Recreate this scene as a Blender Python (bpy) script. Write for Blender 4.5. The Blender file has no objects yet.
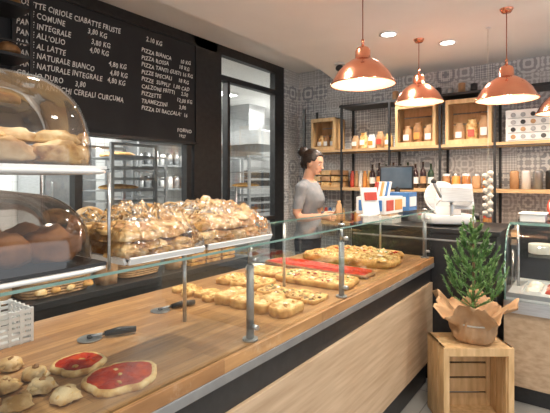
import bpy, bmesh, math, random
from mathutils import Vector, Matrix, noise, Euler
R=random.Random(7)
sc=bpy.context.scene
sc.view_settings.view_transform='Standard'
sc.view_settings.exposure=.30
# ---------------------------------------------------------------- materials
def newmat(name):
    m=bpy.data.materials.new(name); m.use_nodes=True
    nt=m.node_tree; bs=nt.nodes['Principled BSDF']
    return m,nt,bs
def M(name,c,rough=.5,metal=0,c2=None,scale=5,stretch=(1,1,1),bump=0,detail=4,lo=.35,hi=.65,emit=0,c3=None,bscale=None,coat=0,sss=0,spec=None):
    m,nt,bs=newmat(name); L=nt.links
    bs.inputs['Base Color'].default_value=(*c,1); bs.inputs['Roughness'].default_value=rough; bs.inputs['Metallic'].default_value=metal
    if spec is not None: bs.inputs['Specular IOR Level'].default_value=spec
    if coat: bs.inputs['Coat Weight'].default_value=coat
    if sss: bs.inputs['Subsurface Weight'].default_value=sss; bs.inputs['Subsurface Scale'].default_value=.01
    if emit: bs.inputs['Emission Color'].default_value=(*c,1); bs.inputs['Emission Strength'].default_value=emit
    if c2 or bump:
        tc=nt.nodes.new('ShaderNodeTexCoord'); mp=nt.nodes.new('ShaderNodeMapping'); mp.inputs['Scale'].default_value=stretch
        nz=nt.nodes.new('ShaderNodeTexNoise'); nz.inputs['Scale'].default_value=scale; nz.inputs['Detail'].default_value=detail
        L.new(tc.outputs['Object'],mp.inputs[0]); L.new(mp.outputs[0],nz.inputs['Vector'])
        if c2:
            rp=nt.nodes.new('ShaderNodeValToRGB'); e=rp.color_ramp.elements
            e[0].position=lo; e[0].color=(*c,1); e[1].position=hi; e[1].color=(*c2,1)
            if c3: x=e.new((lo+hi)/2); x.color=(*c3,1)
            L.new(nz.outputs['Fac'],rp.inputs[0]); L.new(rp.outputs[0],bs.inputs['Base Color'])
        if bump:
            bp=nt.nodes.new('ShaderNodeBump'); bp.inputs['Strength'].default_value=bump; bp.inputs['Distance'].default_value=.01
            L.new(nz.outputs['Fac'],bp.inputs['Height'])
            L.new(bp.outputs[0],bs.inputs['Normal'])
    return m
def glassmat(name,tint=(.93,.98,.96),refl=.5,rough=.02,base=.03,bump=0):
    m=bpy.data.materials.new(name); m.use_nodes=True; nt=m.node_tree; nt.nodes.clear(); L=nt.links
    o=nt.nodes.new('ShaderNodeOutputMaterial'); mx=nt.nodes.new('ShaderNodeMixShader'); t=nt.nodes.new('ShaderNodeBsdfTransparent'); g=nt.nodes.new('ShaderNodeBsdfGlossy')
    t.inputs[0].default_value=(*tint,1); g.inputs['Roughness'].default_value=rough; g.inputs[0].default_value=(1,1,1,1)
    lw=nt.nodes.new('ShaderNodeLayerWeight'); lw.inputs[0].default_value=.35
    ma=nt.nodes.new('ShaderNodeMath'); ma.operation='MULTIPLY_ADD'; ma.inputs[1].default_value=refl; ma.inputs[2].default_value=base
    L.new(lw.outputs['Fresnel'],ma.inputs[0]); L.new(ma.outputs[0],mx.inputs[0]); L.new(t.outputs[0],mx.inputs[1]); L.new(g.outputs[0],mx.inputs[2]); L.new(mx.outputs[0],o.inputs[0])
    if bump:
        tc=nt.nodes.new('ShaderNodeTexCoord'); nz=nt.nodes.new('ShaderNodeTexNoise'); nz.inputs['Scale'].default_value=28; bp=nt.nodes.new('ShaderNodeBump'); bp.inputs['Strength'].default_value=bump; bp.inputs['Distance'].default_value=.02
        L.new(tc.outputs['Object'],nz.inputs['Vector']); L.new(nz.outputs['Fac'],bp.inputs['Height']); L.new(bp.outputs[0],g.inputs['Normal']); L.new(bp.outputs[0],lw.inputs['Normal'])
    return m
def tilemat():
    m,nt,bs=newmat('patterned_cement_tile'); L=nt.links; N=nt.nodes.new
    geo=N('ShaderNodeNewGeometry'); sp=N('ShaderNodeSeparateXYZ'); L.new(geo.outputs['Position'],sp.inputs[0])
    def ma(op,a,b=None,c=None):
        n=N('ShaderNodeMath'); n.operation=op
        for i,x in enumerate((a,b,c)):
            if x is None: continue
            if isinstance(x,(int,float)): n.inputs[i].default_value=x
            else: L.new(x,n.inputs[i])
        return n.outputs[0]
    u=ma('MULTIPLY',ma('ADD',sp.outputs[0],sp.outputs[1]),5.0); v=ma('MULTIPLY',sp.outputs[2],5.0)
    fu=ma('ABSOLUTE',ma('SUBTRACT',ma('FRACT',u),.5)); fv=ma('ABSOLUTE',ma('SUBTRACT',ma('FRACT',v),.5))
    cv=N('ShaderNodeCombineXYZ'); L.new(ma('FLOOR',u),cv.inputs[0]); L.new(ma('FLOOR',v),cv.inputs[1])
    wn=N('ShaderNodeTexWhiteNoise'); wn.noise_dimensions='3D'; L.new(cv.outputs[0],wn.inputs['Vector'])
    sc_=N('ShaderNodeSeparateColor'); L.new(wn.outputs['Color'],sc_.inputs[0])
    d=ma('SQRT',ma('ADD',ma('MULTIPLY',fu,fu),ma('MULTIPLY',fv,fv)))
    p1=ma('SINE',ma('MULTIPLY',d,ma('MULTIPLY_ADD',sc_.outputs[0],20,16)))
    k=ma('MULTIPLY_ADD',sc_.outputs[1],16,11)
    p2=ma('MULTIPLY',ma('SINE',ma('MULTIPLY',ma('ADD',fu,fv),k)),ma('COSINE',ma('MULTIPLY',ma('SUBTRACT',fu,fv),k)))
    p=ma('ADD',ma('MULTIPLY',p1,sc_.outputs[2]),ma('MULTIPLY',p2,1.1))
    st=N('ShaderNodeMapRange'); st.inputs[1].default_value=-.25; st.inputs[2].default_value=.25; L.new(p,st.inputs[0])
    mix=N('ShaderNodeMix'); mix.data_type='RGBA'; L.new(st.outputs[0],mix.inputs[0])
    mix.inputs[6].default_value=(.70,.71,.71,1)
    dk=N('ShaderNodeMix'); dk.data_type='RGBA'; L.new(sc_.outputs[0],dk.inputs[0]); dk.inputs[6].default_value=(.29,.31,.34,1); dk.inputs[7].default_value=(.52,.52,.52,1)
    L.new(dk.outputs[2],mix.inputs[7])
    gr=ma('GREATER_THAN',ma('MAXIMUM',fu,fv),.488)
    m2=N('ShaderNodeMix'); m2.data_type='RGBA'; L.new(gr,m2.inputs[0]); L.new(mix.outputs[2],m2.inputs[6]); m2.inputs[7].default_value=(.45,.45,.44,1)
    L.new(m2.outputs[2],bs.inputs['Base Color']); bs.inputs['Roughness'].default_value=.45
    return m
def gridmat(name,c,c2,size,axes=(0,2),rough=.4):
    m,nt,bs=newmat(name); L=nt.links; geo=nt.nodes.new('ShaderNodeNewGeometry'); sp=nt.nodes.new('ShaderNodeSeparateXYZ'); cb=nt.nodes.new('ShaderNodeCombineXYZ')
    L.new(geo.outputs['Position'],sp.inputs[0]); L.new(sp.outputs[axes[0]],cb.inputs[0]); L.new(sp.outputs[axes[1]],cb.inputs[1])
    br=nt.nodes.new('ShaderNodeTexBrick'); br.offset=0; br.inputs['Scale'].default_value=1; br.inputs['Brick Width'].default_value=size; br.inputs['Row Height'].default_value=size; br.inputs['Mortar Size'].default_value=.004
    br.inputs['Color1'].default_value=(*c,1); br.inputs['Color2'].default_value=(c[0]*.94,c[1]*.94,c[2]*.94,1); br.inputs['Mortar'].default_value=(*c2,1)
    L.new(cb.outputs[0],br.inputs['Vector']); L.new(br.outputs[0],bs.inputs['Base Color']); bs.inputs['Roughness'].default_value=rough
    return m
def woodtop():
    m,nt,bs=newmat('butcher_block_wood'); L=nt.links; N=nt.nodes.new
    geo=N('ShaderNodeNewGeometry'); mp=N('ShaderNodeMapping'); L.new(geo.outputs['Position'],mp.inputs[0])
    br=N('ShaderNodeTexBrick'); br.inputs['Scale'].default_value=1; br.inputs['Brick Width'].default_value=.62; br.inputs['Row Height'].default_value=.045; br.inputs['Mortar Size'].default_value=.0008; br.offset=.37
    br.inputs['Color1'].default_value=(.38,.19,.075,1); br.inputs['Color2'].default_value=(.54,.30,.125,1); br.inputs['Mortar'].default_value=(.20,.09,.04,1); L.new(mp.outputs[0],br.inputs['Vector'])
    m2=N('ShaderNodeMapping'); m2.inputs['Scale'].default_value=(2,26,10); L.new(geo.outputs['Position'],m2.inputs[0])
    nz=N('ShaderNodeTexNoise'); nz.inputs['Scale'].default_value=2.4; nz.inputs['Detail'].default_value=6; L.new(m2.outputs[0],nz.inputs['Vector'])
    mx=N('ShaderNodeMix'); mx.data_type='RGBA'; mx.blend_type='MULTIPLY'; mx.inputs[0].default_value=1; L.new(br.outputs[0],mx.inputs[6])
    rp=N('ShaderNodeValToRGB'); rp.color_ramp.elements[0].position=.3; rp.color_ramp.elements[0].color=(.62,.58,.54,1); rp.color_ramp.elements[1].position=.65; rp.color_ramp.elements[1].color=(1.0,1.0,1.0,1)
    L.new(nz.outputs['Fac'],rp.inputs[0]); L.new(rp.outputs[0],mx.inputs[7])
    fl=N('ShaderNodeTexNoise'); fl.inputs['Scale'].default_value=5; fl.inputs['Detail'].default_value=10; fl.inputs['Roughness'].default_value=.8; L.new(geo.outputs['Position'],fl.inputs['Vector'])
    mr=N('ShaderNodeMapRange'); mr.inputs[1].default_value=.56; mr.inputs[2].default_value=.75; mr.inputs[4].default_value=.45; L.new(fl.outputs['Fac'],mr.inputs[0])
    m3=N('ShaderNodeMix'); m3.data_type='RGBA'; L.new(mr.outputs[0],m3.inputs[0]); L.new(mx.outputs[2],m3.inputs[6]); m3.inputs[7].default_value=(.78,.64,.48,1)
    L.new(m3.outputs[2],bs.inputs['Base Color']); bs.inputs['Roughness'].default_value=.42
    return m
WOOD=woodtop()
BIRCH=M('light_oak_panel',(.42,.29,.18),.5,c2=(.58,.43,.29),scale=3,stretch=(1,6,14),bump=.03,lo=.3,hi=.7)
PINE=M('pine_crate_wood',(.52,.32,.14),.6,c2=(.72,.49,.26),scale=4,stretch=(8,8,1.5),bump=.05,lo=.3,hi=.7)
PINE2=M('pine_shelf_wood',(.50,.31,.15),.6,c2=(.66,.45,.24),scale=4,stretch=(6,1.5,8),lo=.3,hi=.7)
BLACK=M('black_laminate',(.018,.018,.02),.35,c2=(.026,.026,.028),scale=30)
BMET=M('black_painted_steel',(.016,.016,.018),.4,c2=(.026,.026,.028),scale=20)
STEEL=M('brushed_steel',(.62,.63,.64),.3,1,c2=(.5,.51,.52),scale=9,stretch=(1,1,20))
STEELD=M('dull_steel',(.38,.39,.40),.45,.7,c2=(.30,.31,.32),scale=9)
COPPER=M('polished_copper',(.95,.43,.27),.18,1,c2=(.86,.35,.22),scale=6)
CORD=M('fabric_cord',(.35,.12,.08),.8,c2=(.3,.1,.06),scale=80)
WHITE=M('white_plaster',(.82,.81,.79),.8,c2=(.86,.85,.83),scale=6)
CEIL=M('ceiling_plaster',(.86,.85,.83),.85,c2=(.89,.88,.86),scale=3)
WPL=M('white_plastic',(.76,.76,.75),.35,c2=(.80,.80,.79),scale=5)
WPAP=M('white_paper',(.78,.77,.74),.7,c2=(.83,.82,.80),scale=12)
BOARD=M('blackboard_slate',(.015,.016,.019),.75,c2=(.025,.026,.029),scale=2.5)
CHALK=M('chalk',(.90,.90,.87),.9,c2=(.76,.76,.74),scale=60)
GLASS=glassmat('clear_glass',(.965,.985,.978),.18,base=.010)
GEDGE=M('glass_green_edge',(.15,.27,.24),.15,c2=(.22,.35,.31),scale=12)
ACRYL=glassmat('clear_acrylic',(.95,.94,.93),.7,.05,.05)
ACRYL2=glassmat('smoked_acrylic',(.80,.74,.70),.7,.06,.06)
FILM=glassmat('plastic_film',(.96,.955,.95),1.0,.16,.045,bump=1.0)
TILE=tilemat()
FLOOR=gridmat('grey_floor_tile',(.32,.31,.29),(.16,.15,.14),.45,(0,1),.35)
KTILE=gridmat('kitchen_white_tile',(.72,.74,.74),(.5,.5,.5),.15,(0,2),.25)
BREAD=M('golden_bread_crust',(.30,.11,.02),.6,c2=(.74,.46,.16),scale=20,bump=.35,lo=.3,hi=.66,c3=(.56,.28,.07))
BREADP=M('pale_focaccia',(.46,.21,.05),.6,c2=(.82,.62,.33),scale=26,bump=.45,lo=.34,hi=.64,c3=(.72,.46,.18))
BREADD=M('dark_bread_crust',(.18,.07,.02),.6,c2=(.42,.21,.08),scale=16,bump=.4,lo=.3,hi=.65)
FLOURY=M('floury_roll',(.42,.22,.07),.8,c2=(.78,.60,.36),scale=16,bump=.3,lo=.36,hi=.66,c3=(.64,.42,.20))
TOMATO=M('tomato_sauce',(.26,.008,.002),.6,c2=(.62,.07,.008),scale=30,bump=.6,lo=.32,hi=.70,c3=(.42,.02,.003),spec=.15)
POTATO=M('potato_pizza_topping',(.34,.15,.02),.6,c2=(.82,.66,.34),scale=40,bump=.7,lo=.36,hi=.66,c3=(.66,.41,.12))
MUSH=M('vegetable_pizza_topping',(.10,.07,.02),.6,c2=(.74,.50,.18),scale=34,bump=.6,lo=.38,hi=.58,c3=(.44,.22,.06))
MOZZ=M('mozzarella',(.82,.78,.66),.4,c2=(.88,.85,.76),scale=20,bump=.2)
HERB=M('green_herb',(.08,.17,.03),.6,c2=(.16,.28,.06),scale=40)
KRAFT=M('kraft_paper',(.38,.21,.10),.7,c2=(.56,.35,.19),scale=9,bump=.8,lo=.3,hi=.7)
WICKER=M('wicker',(.40,.22,.10),.7,c2=(.58,.36,.18),scale=50,bump=.5)
LEAF=M('conifer_needles',(.06,.16,.04),.5,c2=(.17,.32,.10),scale=18)
BARK=M('bark',(.16,.09,.05),.8,c2=(.24,.15,.08),scale=30)
BLUE=M('blue_card',(.04,.16,.42),.45,c2=(.06,.2,.48),scale=12)
RED=M('red_print',(.50,.05,.03),.45,c2=(.58,.08,.05),scale=12)
ORANGE=M('orange_print',(.70,.27,.05),.45,c2=(.75,.33,.09),scale=12)
GREENB=M('dark_green_bottle_glass',(.02,.05,.025),.12,c2=(.03,.06,.03),scale=5,coat=.5)
WINE=M('dark_wine_bottle_glass',(.03,.01,.012),.12,c2=(.04,.015,.015),scale=5,coat=.5)
JAR=M('preserve_jar',(.40,.13,.04),.2,c2=(.52,.26,.08),scale=14,coat=.5)
SCREEN=M('lit_screen',(.06,.09,.12),.2,emit=.4,c2=(.10,.14,.18),scale=5)
BULB=M('warm_bulb',(1,.82,.6),.3,emit=8)
LAMPW=M('downlight_lens',(1,.96,.90),.3,emit=12)
INNER=M('shade_inner',(.9,.60,.42),.35,.6,c2=(.85,.56,.40),scale=5)
SKIN=M('skin',(.58,.32,.21),.5,c2=(.64,.37,.25),scale=12,sss=.08)
SHIRT=M('grey_tshirt_cotton',(.20,.215,.235),.9,c2=(.26,.275,.295),scale=14,bump=.25)
TROU=M('dark_trousers',(.03,.03,.04),.9,c2=(.045,.045,.055),scale=20)
HAIR=M('dark_brown_hair',(.012,.007,.005),.45,c2=(.035,.018,.011),scale=16,stretch=(1,6,6),bump=.4)
LIPS=M('lips',(.50,.15,.12),.45,c2=(.55,.17,.14),scale=12)
EYEW=M('eye_white',(.85,.84,.82),.2,c2=(.88,.87,.85),scale=9)
EYEB=M('eye_iris',(.04,.02,.012),.15,c2=(.06,.03,.02),scale=9)
MEAT=M('cured_meat',(.42,.05,.03),.4,c2=(.72,.40,.32),scale=16,bump=.2,lo=.48,hi=.62)
GARLIC=M('garlic_skin',(.54,.51,.45),.6,c2=(.68,.65,.58),scale=30,bump=.3)
# ---------------------------------------------------------------- builder
class B:
    def __init__(s,name): s.name=name; s.bm=bmesh.new(); s.mats=[]
    def mi(s,m):
        if m not in s.mats: s.mats.append(m)
        return s.mats.index(m)
    def faces(s,vs,m,smooth=True,T=None):
        if T is not None:
            for v in vs: v.co=T@v.co
        i=s.mi(m); fs=set()
        for v in vs:
            for f in v.link_faces: fs.add(f)
        for f in fs: f.material_index=i; f.smooth=smooth
    def box(s,c,d,m,rot=None,piv=None):
        r=bmesh.ops.create_cube(s.bm,size=1); vs=r['verts']
        T=Matrix.Translation(c)@((rot.to_matrix().to_4x4() if isinstance(rot,Euler) else rot) if rot else Matrix())@Matrix.Diagonal((*d,1))
        s.faces(vs,m,False,T); return s
    def bb(s,x0,x1,y0,y1,z0,z1,m): return s.box(((x0+x1)/2,(y0+y1)/2,(z0+z1)/2),(x1-x0,y1-y0,z1-z0),m)
    def cyl(s,p0,p1,r0,m,r1=None,seg=20):
        return s.tube([p0,p1],[r0,r0 if r1 is None else r1],m,seg)
    def tube(s,pts,rs,m,seg=12,cap=True):
        pts=[Vector(p) for p in pts]
        if not isinstance(rs,(list,tuple)): rs=[rs]*len(pts)
        rings=[]; prev=None
        for i,p in enumerate(pts):
            t=(pts[min(i+1,len(pts)-1)]-pts[max(i-1,0)]).normalized()
            if prev is None:
                a=Vector((0,0,1)) if abs(t.z)<.9 else Vector((1,0,0)); n=t.cross(a).normalized()
            else: n=(prev-t*prev.dot(t)).normalized()
            prev=n; b=t.cross(n); r=rs[i]
            rings.append([s.bm.verts.new(p+(n*math.cos(k*2*math.pi/seg)+b*math.sin(k*2*math.pi/seg))*r) for k in range(seg)])
        s.skin(rings,m,cap); return s
    def skin(s,rings,m,cap=True,smooth=True):
        i=s.mi(m); n=len(rings[0])
        for a,b in zip(rings,rings[1:]):
            for k in range(n):
                f=s.bm.faces.new((a[k],a[(k+1)%n],b[(k+1)%n],b[k])); f.material_index=i; f.smooth=smooth
        if cap:
            for rr in (rings[0][::-1],rings[-1]):
                f=s.bm.faces.new(rr); f.material_index=i
    def lathe(s,c,prof,m,seg=32,fn=None,cap=False,smooth=True):
        rings=[]
        for r,z in prof:
            ring=[]
            for k in range(seg):
                a=k*2*math.pi/seg; q=(r,z) if fn is None else fn(r,z,a)
                ring.append(s.bm.verts.new((c[0]+q[0]*math.cos(a),c[1]+q[0]*math.sin(a),c[2]+q[1])))
            rings.append(ring)
        s.skin(rings,m,cap,smooth); return s
    def blob(s,c,d,m,seed=0,amp=.1,freq=1.6,rz=0,flat=.35,sub=3,T=None):
        r=bmesh.ops.create_icosphere(s.bm,subdivisions=sub,radius=1); vs=r['verts']; o=Vector((seed*3.7,seed*1.3,seed*.7))
        for v in vs:
            q=v.co*(1+amp*noise.noise(v.co*freq+o)); z=q.z
            if flat is not None: z=z*flat if z<0 else z
            v.co=Vector((q.x*d[0],q.y*d[1],z*d[2]))
        lo=min(v.co.z for v in vs) if flat is not None else 0
        X=Matrix.Translation(Vector(c)+Vector((0,0,-lo)))@(T if T is not None else Matrix.Rotation(rz,4,'Z'))
        s.faces(vs,m,True,X); return s
    def slab(s,c,lx,ly,h,m,side=None,seed=0,rz=0,p=5,wob=.05,rough=.3,rim=.86,fr=14):
        side=side or m; seg=56; cs,sn=math.cos(rz),math.sin(rz); rings=[]
        def P(fr_,a,z):
            ca,sa=math.cos(a),math.sin(a); rad=(abs(ca)**p+abs(sa)**p)**(-1/p)
            rad*=1+wob*(noise.noise(Vector((ca*2,sa*2,seed*2.3)))+.4*noise.noise(Vector((ca*6,sa*6,seed*2.3))))
            x=ca*rad*fr_*lx/2; y=sa*rad*fr_*ly/2
            return Vector((c[0]+x*cs-y*sn,c[1]+x*sn+y*cs,c[2]+z))
        prof=[(.95,0),(1,.3),(1,.65),((1+rim)/2,1.0),(rim,.93)]
        for q,z in prof: rings.append([s.bm.verts.new(P(q,k*2*math.pi/seg,z*h)) for k in range(seg)])
        s.skin(rings,side,False)
        f=s.bm.faces.new(rings[0][::-1]); f.material_index=s.mi(side)
        top=[rings[-1]]; 
        for q in (.9,.8,.7,.6,.5,.4,.3,.2,.1):
            ring=[]
            for k in range(seg):
                v=P(q*rim,k*2*math.pi/seg,0); n=noise.noise(Vector((v.x*fr*2,v.y*fr*2,seed))); v.z=c[2]+h*(.86+rough*n); ring.append(s.bm.verts.new(v))
            top.append(ring)
        s.skin(top,m,False); f=s.bm.faces.new(top[-1]); f.material_index=s.mi(m); f.smooth=True
        return s
    def done(s,bevel=0,origin=None,rec=True,remdoubles=False):
        bmesh.ops.recalc_face_normals(s.bm,faces=s.bm.faces[:])
        me=bpy.data.meshes.new(s.name)
        if rec:
            xs=[v.co for v in s.bm.verts]
            o=Vector(((min(v.x for v in xs)+max(v.x for v in xs))/2,(min(v.y for v in xs)+max(v.y for v in xs))/2,min(v.z for v in xs)))
            if origin: o=Vector(origin)
            for v in s.bm.verts: v.co-=o
        else: o=Vector((0,0,0))
        s.bm.to_mesh(me); s.bm.free()
        for m in s.mats: me.materials.append(m)
        ob=bpy.data.objects.new(s.name,me); ob.location=o; sc.collection.objects.link(ob)
        if bevel:
            md=ob.modifiers.new('bevel','BEVEL'); md.width=bevel; md.segments=2; md.limit_method='ANGLE'; md.angle_limit=math.radians(50)
        return ob
def textmesh(b,txt,pos,size,m,rot=Matrix(),ext=.0008,shear=0,width=1,off=.0008):
    cu=bpy.data.curves.new('t','FONT'); cu.body=txt; cu.size=size; cu.extrude=ext; cu.shear=shear; cu.offset=off; cu.resolution_u=2; cu.space_character=1.10
    ob=bpy.data.objects.new('t',cu); sc.collection.objects.link(ob); bpy.context.view_layer.update()
    me=bpy.data.meshes.new_from_object(ob.evaluated_get(bpy.context.evaluated_depsgraph_get()))
    T=Matrix.Translation(pos)@rot@Matrix.Diagonal((width,1,1,1)); i=b.mi(m)
    vs=[]
    for v in me.vertices:
        c_=v.co.copy(); c_.y+=.003*math.sin(c_.x*31+pos[2]*50)+.002*math.sin(c_.x*83); vs.append(b.bm.verts.new(T@c_))
    for p in me.polygons:
        try: f=b.bm.faces.new([vs[k] for k in p.vertices]); f.material_index=i
        except ValueError: pass
    bpy.data.objects.remove(ob); bpy.data.curves.remove(cu); bpy.data.meshes.remove(me)
# ---------------------------------------------------------------- room shell
B('floor').bb(-2.2,8.8,-3.2,6.3,-.1,0,FLOOR).done(rec=False)
c=B('ceiling'); c.bb(-2.2,5.1,-3.2,2.15,2.75,3.3,CEIL)
pts=[]
for i in range(33):
    x=-2.2+i*(7.3/32); y=2.38+ (0.30*max(0,(x-3.6)/1.5)**2)
    pts.append((x,y))
i0=c.mi(CEIL); lo=[c.bm.verts.new((x,y,2.75)) for x,y in pts]; hi=[c.bm.verts.new((x,y,3.3)) for x,y in pts]; bl=[c.bm.verts.new((x,2.15,2.75)) for x,y in pts]
for k in range(32):
    c.bm.faces.new((lo[k],lo[k+1],hi[k+1],hi[k])); c.bm.faces.new((bl[k],bl[k+1],lo[k+1],lo[k]))
c.bb(-2.2,5.1,2.15,3.35,3.0,3.3,CEIL)
c.done(rec=False)
B('ceiling_kitchen').bb(-2.2,8.8,3.35,6.3,3.0,3.1,WHITE).done(rec=False)
B('wall_back').bb(5.0,5.1,-3.2,3.35,0,3.0,TILE).done(rec=False)
w=B('wall_left'); w.bb(4.64,5.0,3.25,3.35,0,3.0,TILE); w.done(rec=False)
w=B('wall_kitchen'); w.bb(-2.2,8.8,6.2,6.3,0,3.0,KTILE); w.bb(8.7,8.8,3.35,6.2,0,3.0,KTILE); w.bb(5.1,8.7,3.25,3.35,0,3,WHITE); w.done(rec=False)
w=B('wall_entrance'); w.bb(-2.2,-2.1,-3.2,-2.4,0,2.75,WHITE); w.bb(-2.2,-2.1,2.2,6.2,0,3.0,WHITE); w.bb(-2.2,-2.1,-2.4,2.2,2.4,2.75,WHITE); w.done(rec=False)
w=B('wall_street'); w.bb(-2.1,5.0,-3.2,-3.1,2.45,2.75,WHITE); w.bb(-2.1,-1.6,-3.2,-3.1,0,2.45,WHITE); w.bb(4.6,5.0,-3.2,-3.1,0,2.45,WHITE); w.bb(-1.6,4.6,-3.2,-3.1,0,.4,WHITE); w.done(rec=False)
w=B('wall_partition')
Y0,Y1=3.25,3.33
w.bb(-2.1,3.39,Y0,Y1,2.9,3.0,BMET); w.bb(-2.1,3.05,Y0,Y1,0,.95,BLACK); w.bb(-2.1,1.2,Y0,Y1,.95,2.9,BLACK)
w.bb(1.2,3.05,Y0+.02,Y1,1.88,2.9,BLACK)
w.bb(3.05,3.39,Y0,Y1,0,3.0,BMET)
for x in (1.2,1.82,2.98): w.bb(x-.03,x+.03,Y0,Y1,.95,1.9,BMET)
w.bb(1.2,3.05,3.29,3.296,.95,1.9,GLASS)
w.done(rec=False)
B('trim_1').bb(3.39,4.64,Y0,Y1,2.9,3.0,BMET).done(rec=False)
B('trim_2').bb(4.50,4.64,Y0,Y1,0,2.9,BMET).done(rec=False)
d=B('door_1'); 
d.bb(3.39,3.45,Y0,Y1,0,2.9,BMET); d.bb(4.44,4.50,Y0,Y1,0,2.9,BMET); d.bb(3.45,4.44,Y0,Y1,2.62,2.68,BMET); d.bb(3.55,3.59,Y0,Y1,0,2.62,BMET); d.bb(3.45,4.44,Y0,Y1,0,.1,BMET)
d.bb(3.45,4.44,3.285,3.293,.1,2.9,GLASS); d.bb(3.45,4.44,Y0,Y1,1.02,1.07,BMET)
d.cyl((3.62,3.19,.95),(3.62,3.19,1.45),.012,STEEL); d.cyl((3.62,3.19,1.0),(3.62,3.26,1.0),.008,STEEL); d.cyl((3.62,3.19,1.4),(3.62,3.26,1.4),.008,STEEL)
d.done(rec=False)
# ---------------------------------------------------------------- blackboard
b=B('menu_blackboard'); b.bb(.95,3.02,3.20,3.235,1.9,2.88,BOARD)
for a in ((.93,.96,1.88,2.9),(3.01,3.04,1.88,2.9),(.93,3.04,1.88,1.905),(.93,3.04,2.875,2.9)): b.bb(a[0],a[1],3.185,3.24,a[2],a[3],BMET)
RX=Matrix.Rotation(math.pi/2,4,'X')
left=["ROSETTE CIRIOLE CIABATTE FRUSTE","PANE COMUNE            3,80 KG","PANE INTEGRALE           3,80 KG","PANE ALL'OLIO             4,00 KG","PANE AL LATTE                        4,80 KG","PANE NATURALE BIANCO         4,80 KG","PANE NATURALE INTEGRALE   4,80 KG","GRANO DURO      3,80","PANE AI ANTICHI CEREALI CURCUMA"]
for i,t in enumerate(left):
    textmesh(b,t,(1.34,3.198,2.755-.072*i),.060,CHALK,Matrix.Rotation(R.uniform(-.008,.008),4,'Y')@RX,shear=.15,width=.76)
textmesh(b,"2.10 KG",(2.42,3.198,2.765),.060,CHALK,RX,shear=.15,width=.8)
right=["PIZZA BIANCA       10 KG","PIZZA ROSSA        10 KG","PIZZA TANTI GUSTI 16 KG","PIZZE SPECIALI     18 KG","PIZZE  SUPPLI'  1,00 CAD","CALZONI FRITTI     2,50","PIZZETTE            12,00 KG","TRAMEZZINI         3,00","PIZZA DI BACCALA'  16"]
for i,t in enumerate(right):
    textmesh(b,t,(2.37,3.198,2.66-.064*i),.052,CHALK,Matrix.Rotation(R.uniform(-.012,.012),4,'Y')@RX,shear=.15,width=.9)
textmesh(b,"FORNO",(2.78,3.198,1.99),.05,CHALK,RX); textmesh(b,"1927",(2.8,3.198,1.94),.04,CHALK,RX)
b.done(rec=False)
# ---------------------------------------------------------------- main counter
XA,XB=-.6,3.30
b=B('bakery_counter')
b.bb(XA,XB,.94,1.82,.905,.95,WOOD)
b.bb(XA,XB,.965,1.80,.76,.905,BLACK)
b.bb(XA,XB,.95,1.80,.20,.76,BIRCH)
b.bb(XA,XB,1.0,1.78,0,.20,BLACK)
b.bb(XA,XB,.938,.966,.872,.905,STEELD)
b.done(.003)
b=B('glass_sneeze_guard')
b.bb(XA,XB,.952,.960,.95,1.294,GLASS)
b.bb(XA,XB,.94,1.36,1.294,1.302,GLASS)
b.bb(XA,XB,.9385,.940,1.2945,1.3015,GEDGE); b.bb(XA,XB,1.36,1.3615,1.2945,1.3015,GEDGE)
b.bb(XB-.01,XB,.96,1.36,.95,1.29,GLASS)
for x in (-.1,1.195,1.90,3.22):
    b.cyl((x,.985,.95),(x,.985,.958),.028,STEELD); b.cyl((x,.985,.955),(x,.985,1.22),.014,STEELD); b.cyl((x,.985,1.22),(x,.985,1.292),.008,STEEL)
    b.cyl((x,.985,1.302),(x,.985,1.312),.016,STEEL); b.cyl((x,.985,1.24),(x,.950,1.24),.009,STEEL); b.cyl((x,.985,1.0),(x,.95,1.0),.009,STEEL)
    b.cyl((x,1.33,.95),(x,1.33,1.292),.008,STEEL)
b.done()
Z=.95
def pz(name): return B(name)
def bits(b,x,y,lx,ly,z,n,ms,s=.014):
    for i in range(n): b.blob((x+R.uniform(-lx,lx)/2,y+R.uniform(-ly,ly)/2,z),(s*R.uniform(.6,1.2),s*R.uniform(.5,.9),s*.5),R.choice(ms),i,.35,2,R.uniform(0,3),sub=2)
b=pz('round_tomato_pizza'); b.slab((.735,1.085,Z),.20,.18,.020,TOMATO,BREADP,1,-.3,2.2,.14,.5,.86); bits(b,.735,1.085,.12,.11,Z+.014,9,[TOMATO,TOMATO,BREAD,POTATO],.010)
b.done()
b=pz('round_tomato_pizza'); b.slab((.71,1.265,Z),.15,.145,.020,TOMATO,BREADP,5,.4,2.2,.14,.5,.84); bits(b,.71,1.265,.08,.08,Z+.014,6,[TOMATO,TOMATO,BREAD,POTATO],.009); b.done()
b=pz('baked_bread_rolls')
k=0
for x,y in ((.49,1.16),(.57,1.205),(.51,1.28),(.595,1.30),(.44,1.23),(.58,1.10),(.58,1.42)):
    b.blob((x,y,Z),(.036,.034,.026),FLOURY,k,.4,1.8)
    for q in range(7): b.blob((x+.021*math.cos(q*.9),y+.021*math.sin(q*.9),Z+.016),(.014,.011,.012),FLOURY if q%2 else BREADP,q+k,.4,2,flat=None,sub=2)
    b.blob((x+.003,y,Z+.028),(.011,.012,.010),BREADD,k+9,.5,2,flat=None)
    k+=1
b.done()
b=pz('focaccia_slabs')
for i,(y,l) in enumerate(((1.06,.17),(1.165,.19),(1.275,.165),(1.375,.18))):
    b.slab((1.53+.012*math.sin(i*3),y,Z),l,.10,.04+.006*(i%2),BREADP,BREAD,i,.08*math.sin(i*5),4,.12,.5,.93)
    bits(b,1.53,y,.11,.05,Z+.036,5,[BREAD,BREADP,MOZZ],.012)
b.done()
b=pz('garlic_focaccia_pieces')
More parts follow.
